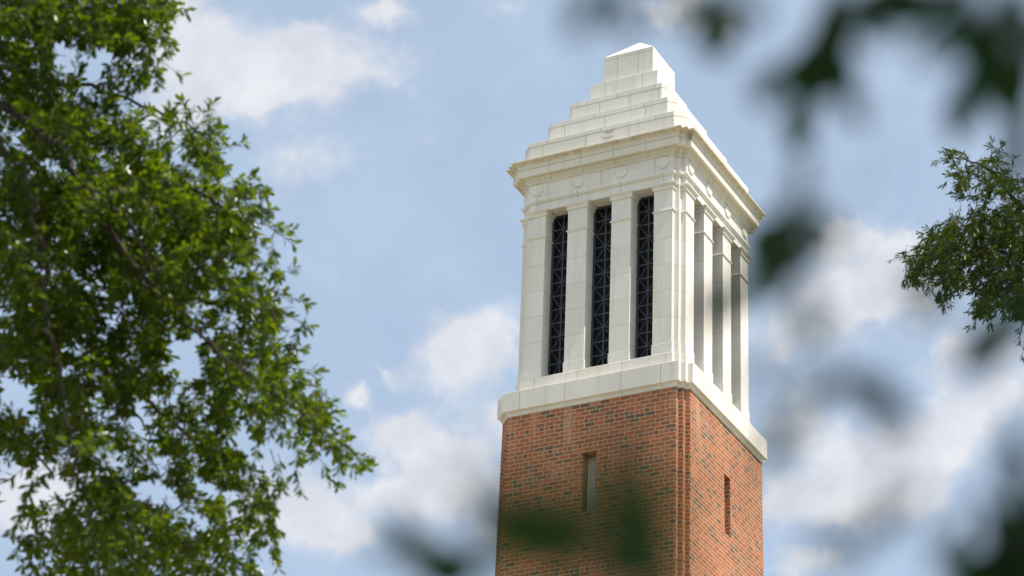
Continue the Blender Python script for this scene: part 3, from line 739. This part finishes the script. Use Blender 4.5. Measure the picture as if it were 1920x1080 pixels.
# --- narrow-leaved oak at the right edge
wil_base = world_pt(2260, 560, 43); wil = empty('willow_oak_tree', (wil_base[0], wil_base[1], 0), 'dark fine-leaved willow oak reaching in from the right edge, well beyond the tower corner', 'tree')
WIL_LEAF = leaf_mat('willow_oak_leaf', (0.003, 0.011, 0.003), (0.009, 0.026, 0.004), (0.26, 0.38, 0.010), 0.17, 0.32, 0.12)
wood = MB(); lv = Leaves()
bs = np.array([wil_base[0], wil_base[1], -0.15])
limb(wood, [bs, bs+np.array([0.2, 0.1, 8]), world_pt(2260, 760, 43), world_pt(2250, 400, 43), world_pt(2240, 50, 43)], 0.42, 0.10)
for pts in ([world_pt(2260, 760, 43), world_pt(2080, 600, 42.5), world_pt(1930, 490, 42), world_pt(1820, 470, 41.8), world_pt(1710, 480, 41.6)],
            [world_pt(2255, 600, 43), world_pt(2050, 480, 42.8), world_pt(1920, 390, 42.5), world_pt(1860, 320, 42.3), world_pt(1800, 295, 42.2)],
            [world_pt(2080, 600, 42.5), world_pt(1960, 560, 42), world_pt(1880, 540, 41.7), world_pt(1840, 570, 41.6)],
            [world_pt(2250, 400, 43), world_pt(2350, 200, 43), world_pt(2400, 50, 43)], [world_pt(2260, 760, 43), world_pt(2420, 500, 43.5), world_pt(2520, 400, 44)]):
    limb(wood, pts, 0.06, 0.010, 0.02)
WIL_EDGE = [(1770, 292), (1800, 282), (1845, 300), (1858, 268), (1880, 285), (1905, 325), (1960, 300), (1960, 620), (1912, 585), (1890, 560), (1850, 590), (1830, 592), (1835, 555), (1815, 530), (1785, 545), (1768, 575), (1772, 530), (1740, 510), (1720, 520),
            (1703, 520), (1698, 480), (1720, 455), (1750, 430), (1790, 405), (1825, 400), (1830, 370), (1800, 370), (1795, 340), (1775, 318)]
WG = [(1835, 345, 8), (1822, 450, 7), (1845, 520, 9), (1880, 500, 8), (1868, 375, 6), (1815, 500, 6)]
count = 0
while count < 800:
    x = rng.uniform(1690, 1960); y = rng.uniform(265, 620)
    if not in_poly(x, y, WIL_EDGE): continue
    if any(math.hypot(x-gx, y-gy) < g_+5 for gx, gy, g_ in WG): continue
    e = edge_dist(x, y, WIL_EDGE); upper = y < 385
    if rng.random() > (0.50 if upper else 1.0)*(0.7 if e < 15 else 1.0): continue
    dr = unit(rt*rng.normal(-0.5, 0.6) + up*(rng.normal(-0.6, 0.5) if not upper else rng.normal(0.2, 0.6)) + fw*rng.normal(0, 0.6))
    spray(lv, wood, world_pt(x, y, rng.normal(42.2, 0.9))-dr*0.2, dr, rng.uniform(0.25, 0.42), int(rng.integers(22, 34)), 0.112, 0.021, 0.35, (0.3, 0.9), 0.2, 0.5, 0.5)
    count += 1
for (x, y, ax_, ay_) in ((1762, 300, -1, .1), (1775, 285, -.7, -.4), (1860, 268, 0, -1), (1875, 275, .3, -1), (1680, 482, -1, .1), (1700, 525, -.3, 1), (1772, 570, -.2, 1), (1828, 600, -.2, 1), (1800, 360, -.4, .8), (1745, 430, -.8, -.6), (1912, 630, -.3, 1), (1918, 660, -.2, 1), (1915, 610, -.6, .6), (1740, 540, -.1, 1), (1900, 300, .2, -1)):
    dr = unit(rt*ax_ - up*ay_ + fw*rng.normal(0, .3))
    spray(lv, wood, world_pt(x, y, 42)-dr*0.2, dr, 0.26, 15, 0.112, 0.019, 0.4, (0.25, 0.8), 0.15)
for _ in range(420):
    a1 = rng.uniform(0, 6.283); rr = math.sqrt(rng.random())
    x = 2270 + 330*rr*math.cos(a1); y = rng.uniform(120, 560); dd = 43.3 + 3.0*rr*math.sin(a1)
    if x < 2020: continue
    dr = unit(rng.normal(0, 1, 3) + np.array([0, 0, -0.3]))
    spray(lv, wood, world_pt(x, y, dd), dr, rng.uniform(0.5, 0.8), 34, 0.17, 0.034, 0.35, (0.3, 0.9), 0.2)
to_local(wil, wood); lv_local(wil, lv)
wood.build('trunk', OAK_BARK, wil); lv.build('crown', WIL_LEAF, wil)

# --- the near tree whose twigs hang close to the lens
RH = np.array([rt[0], rt[1], 0]); RH /= np.linalg.norm(RH); FH = np.array([fw[0], fw[1], 0]); FH /= np.linalg.norm(FH)
nb = CAM + RH*2.5 + FH*1.9
near = empty('near_tree', (nb[0], nb[1], 0), 'near tree with out of focus leafy twigs hanging across the right side of the view', 'tree')
NEAR_LEAF = leaf_mat('near_leaf', (0.004, 0.014, 0.004), (0.007, 0.024, 0.006), (0.02, 0.09, 0.008), 0.30, 0.5, 0.2)
wood = MB()
b0 = np.array([nb[0], nb[1], -0.15])
fork = np.array([nb[0], nb[1], 4.4])
limb(wood, [b0, b0+np.array([0.05, 0.03, 1.6]), b0+np.array([-0.04, 0.02, 3.2]), fork], 0.17, 0.11, 0.008)
limb(wood, [fork, fork+np.array([-0.2, 0.3, 1.8]), fork+np.array([-0.5, 0.6, 3.6])], 0.10, 0.03, 0.02)
limb(wood, [fork, fork+np.array([0.6, 0.2, 1.5]), fork+np.array([1.0, 0.5, 3.2])], 0.08, 0.02, 0.02)
def wp(x, y, dd): return world_pt(x, y, dd)
TW = [([fork, wp(2350, -420, 3.5), wp(2050, -170, 3.3), wp(1800, -110, 3.2), wp(1560, -120, 3.2), wp(1340, -130, 3.1), wp(1130, -110, 3.1)], 0.03, 0.004),
      ([b0+np.array([-0.04, 0.02, 3.0]), wp(2500, 500, 3.2), wp(2150, 800, 3.1), wp(2000, 1050, 3.0), wp(1860, 1250, 3.0), wp(1500, 1260, 3.0), wp(1100, 1230, 3.0), wp(760, 1200, 3.0)], 0.022, 0.004),
      ([wp(1570, -120, 3.2), wp(1560, 20, 3.1), wp(1530, 150, 3.05), wp(1505, 300, 3.0), wp(1480, 420, 3.0), wp(1440, 520, 2.9)], 0.004, 0.002),
      ([wp(1860, -110, 3.2), wp(1880, 60, 3.1), wp(1905, 220, 3.0), wp(1935, 400, 3.0)], 0.004, 0.002),
      ([wp(1500, 1260, 3.0), wp(1640, 960, 2.7), wp(1650, 780, 2.6), wp(1600, 720, 2.6)], 0.003, 0.0015),
      ([wp(1100, 1230, 3.0), wp(1040, 1060, 2.9), wp(1000, 980, 2.8)], 0.003, 0.0015), ([wp(1100, 1230, 3.0), wp(1200, 1000, 2.9), wp(1175, 890, 2.9)], 0.003, 0.0015),
      ([wp(760, 1200, 3.0), wp(800, 1100, 2.9), wp(820, 1045, 2.9)], 0.003, 0.0015), ([wp(2000, 1050, 3.0), wp(1920, 1000, 2.9), wp(1880, 1000, 2.9)], 0.004, 0.002),
      ([wp(2150, 800, 3.1), wp(1960, 640, 2.8), wp(1870, 625, 2.7)], 0.003, 0.0015)]
for pts, r0, r1 in TW: limb(wood, pts, r0, r1, 0.004)
def broad_leaf(mb, x, y, ang, lpx, wpx, dd, roll_):
    """a single oak leaf, given by where it hangs and how big it is"""
    c = wp(x, y, dd); L = lpx*dd/FPX; W = wpx*dd/FPX/2
    a = math.radians(ang); dr = rt*math.cos(a) - up*math.sin(a); dr = unit(dr + fw*rng.normal(0, 0.25))
    nr = unit(-fw + rt*roll_[0] + up*roll_[1]); sd = unit(np.cross(dr, nr)); nn = np.cross(sd, dr)
    prof_ = ((0, .05), (.12, .22), (.30, .55), (.50, .86), (.68, 1.0), (.82, .86), (.93, .5), (1.0, .06))
    vs = []
    for t, w in prof_:
        m = c + dr*(t-0.5)*L + nn*(-0.10*L*(2*t-1)**2)
        vs += [m + sd*W*w + nn*W*w*0.3, m, m - sd*W*w + nn*W*w*0.3]
    fs = []
    for i in range(len(prof_)-1):
        for k_ in (0, 1): fs.append((i*3+k_, i*3+k_+1, (i+1)*3+k_+1, (i+1)*3+k_))
    mb.add(vs, fs)
SPR = [  # clusters of hanging leaves: (x, y, angle, length, width, distance)
    [(1105, 8, 120, 130, 40, 2.7), (1165, 15, 70, 120, 40, 2.7)],
    [(1338, 45, 80, 130, 62, 3.0), (1375, 15, 20, 120, 40, 2.8), (1290, 5, 150, 120, 40, 2.7)],
    [(1560, 45, 95, 170, 62, 3.2), (1530, 115, 110, 150, 85, 3.3), (1562, 120, 60, 110, 60, 3.2), (1508, 205, 108, 150, 46, 3.4), (1455, 150, 130, 120, 48, 2.9), (1588, 180, 62, 130, 34, 2.9), (1610, 40, 40, 130, 40, 2.7)],
    [(1725, 5, 160, 170, 60, 3.0), (1800, 15, 100, 150, 56, 2.9), (1868, 40, 130, 190, 76, 3.1), (1915, 30, 60, 180, 50, 2.7), (1818, 165, 105, 190, 52, 3.1), (1880, 130, 80, 190, 60, 3.2), (1900, 225, 80, 170, 52, 3.1), (1918, 130, 100, 200, 50, 2.9), (1845, 85, 70, 150, 44, 2.9), (1655, 0, 10, 150, 40, 2.8), (1760, 60, 120, 130, 50, 2.6), (1900, 290, 95, 130, 46, 2.9), (1690, -12, 175, 170, 60, 2.8)],
    [(1470, 440, 150, 170, 76, 3.0), (1482, 485, 165, 150, 66, 3.1), (1455, 520, 120, 120, 46, 2.9), (1370, 552, 140, 150, 48, 3.0), (1525, 420, 30, 130, 46, 2.8), (1520, 590, 80, 130, 42, 2.6), (1500, 340, 95, 120, 36, 2.6)],
    [(1615, 730, 20, 150, 58, 2.7), (1665, 765, 45, 120, 44, 2.7), (1480, 800, 130, 190, 44, 2.5), (1555, 720, 160, 130, 34, 2.6)],
    [(1870, 620, 130, 190, 62, 2.9), (1735, 545, 80, 100, 60, 2.5), (1910, 590, 120, 130, 40, 2.7)],
    [(1900, 1025, 60, 210, 100, 3.0), (1865, 1070, 140, 180, 90, 3.0), (1925, 960, 80, 200, 90, 3.0), (1790, 1010, 120, 130, 40, 2.6), (1905, 860, 85, 150, 46, 2.8), (1880, 1085, 10, 220, 110, 3.1), (1935, 1060, 90, 180, 120, 3.1)],
    [(815, 1055, 30, 160, 66, 3.1), (770, 1020, 55, 140, 44, 2.9), (860, 1062, 155, 100, 36, 3.0), (735, 1030, 10, 120, 30, 2.6)],
    [(1012, 985, 12, 165, 88, 3.2), (1040, 970, 35, 130, 46, 2.6), (965, 1000, 160, 130, 50, 2.8), (945, 955, 170, 120, 30, 2.4), (985, 1050, 20, 190, 34, 2.1), (1075, 1060, 150, 180, 40, 1.9), (1060, 925, 30, 150, 30, 2.0), (1110, 1000, 10, 220, 42, 1.8), (1000, 1075, 170, 240, 46, 1.8), (960, 920, 20, 200, 36, 1.9), (1100, 935, 150, 200, 34, 1.8)],
    [(1165, 890, 75, 150, 40, 2.5), (1210, 950, 60, 160, 40, 2.3), (1140, 850, 100, 110, 28, 2.3), (1245, 985, 75, 160, 40, 2.0), (1150, 1040, 60, 200, 40, 1.9), (1230, 1050, 100, 200, 44, 1.9), (1245, 890, 80, 180, 30, 1.9), (1195, 1070, 30, 240, 46, 1.8), (1180, 930, 110, 220, 36, 1.8), (1120, 960, 40, 180, 30, 1.8), (1215, 1000, 85, 200, 44, 2.0), (1170, 960, 70, 180, 44, 2.1), (1090, 1075, 10, 220, 44, 1.9), (1250, 1070, 100, 160, 40, 2.0)],
    [(890, 945, 40, 120, 30, 2.4), (1600, 1010, 160, 190, 34, 2.4), (1690, 960, 150, 150, 30, 2.4), (1440, 690, 120, 130, 26, 2.4)],
]
to_local(near, wood)
nw = wood.build('trunk', OAK_BARK, near)
loc = np.array(near.location)
for grp in SPR:
    pts = [wp(x - math.cos(math.radians(an))*l_*0.5, y - math.sin(math.radians(an))*l_*0.5, dd) for (x, y, an, l_, w_, dd) in grp]
    order = sorted(range(len(pts)), key=lambda i: -pts[i][2])
    tw = MB()
    path = [pts[i] for i in order]
    path = [path[0] + np.array([0.05, 0.02, 0.12])] + path
    tw.tube(path, list(np.linspace(0.0018, 0.0009, len(path))), 5)
    tw.v = [tuple(np.array(v)-loc) for v in tw.v]
    sp = tw.build('leaf_spray', OAK_BARK, near)
    for (x, y, ang, l_, w_, dd) in grp:
        low = 900 < x < 1300 and y > 800
        mb = MB(); broad_leaf(mb, x, y, ang, l_*1.12, w_*(1.15 if low else 1.36), dd*(0.94 if low else 1.04), (rng.normal(0, 0.3), rng.normal(0, 0.3)))
        mb.v = [tuple(np.array(v)-loc) for v in mb.v]
        mb.build('leaf', NEAR_LEAF, sp, True)
# its crown overhead, out of the view, added to keep the hanging twigs in the shade
lv = Leaves()
sd_ = np.array(sun_dir)
for _ in range(420):
    x = rng.uniform(700, 2300); y = rng.uniform(-350, 1250); dd = rng.uniform(2.6, 3.3)
    p = wp(x, y, dd) + sd_*rng.uniform(3.4, 5.6) + rng.normal(0, 0.25, 3)
    spray(lv, None, p, unit(rng.normal(0, 1, 3)+np.array([0, 0, -0.2])), 0.5, 24, 0.12, 0.05)
lv_local(near, lv); lv.build('crown', NEAR_LEAF, near)
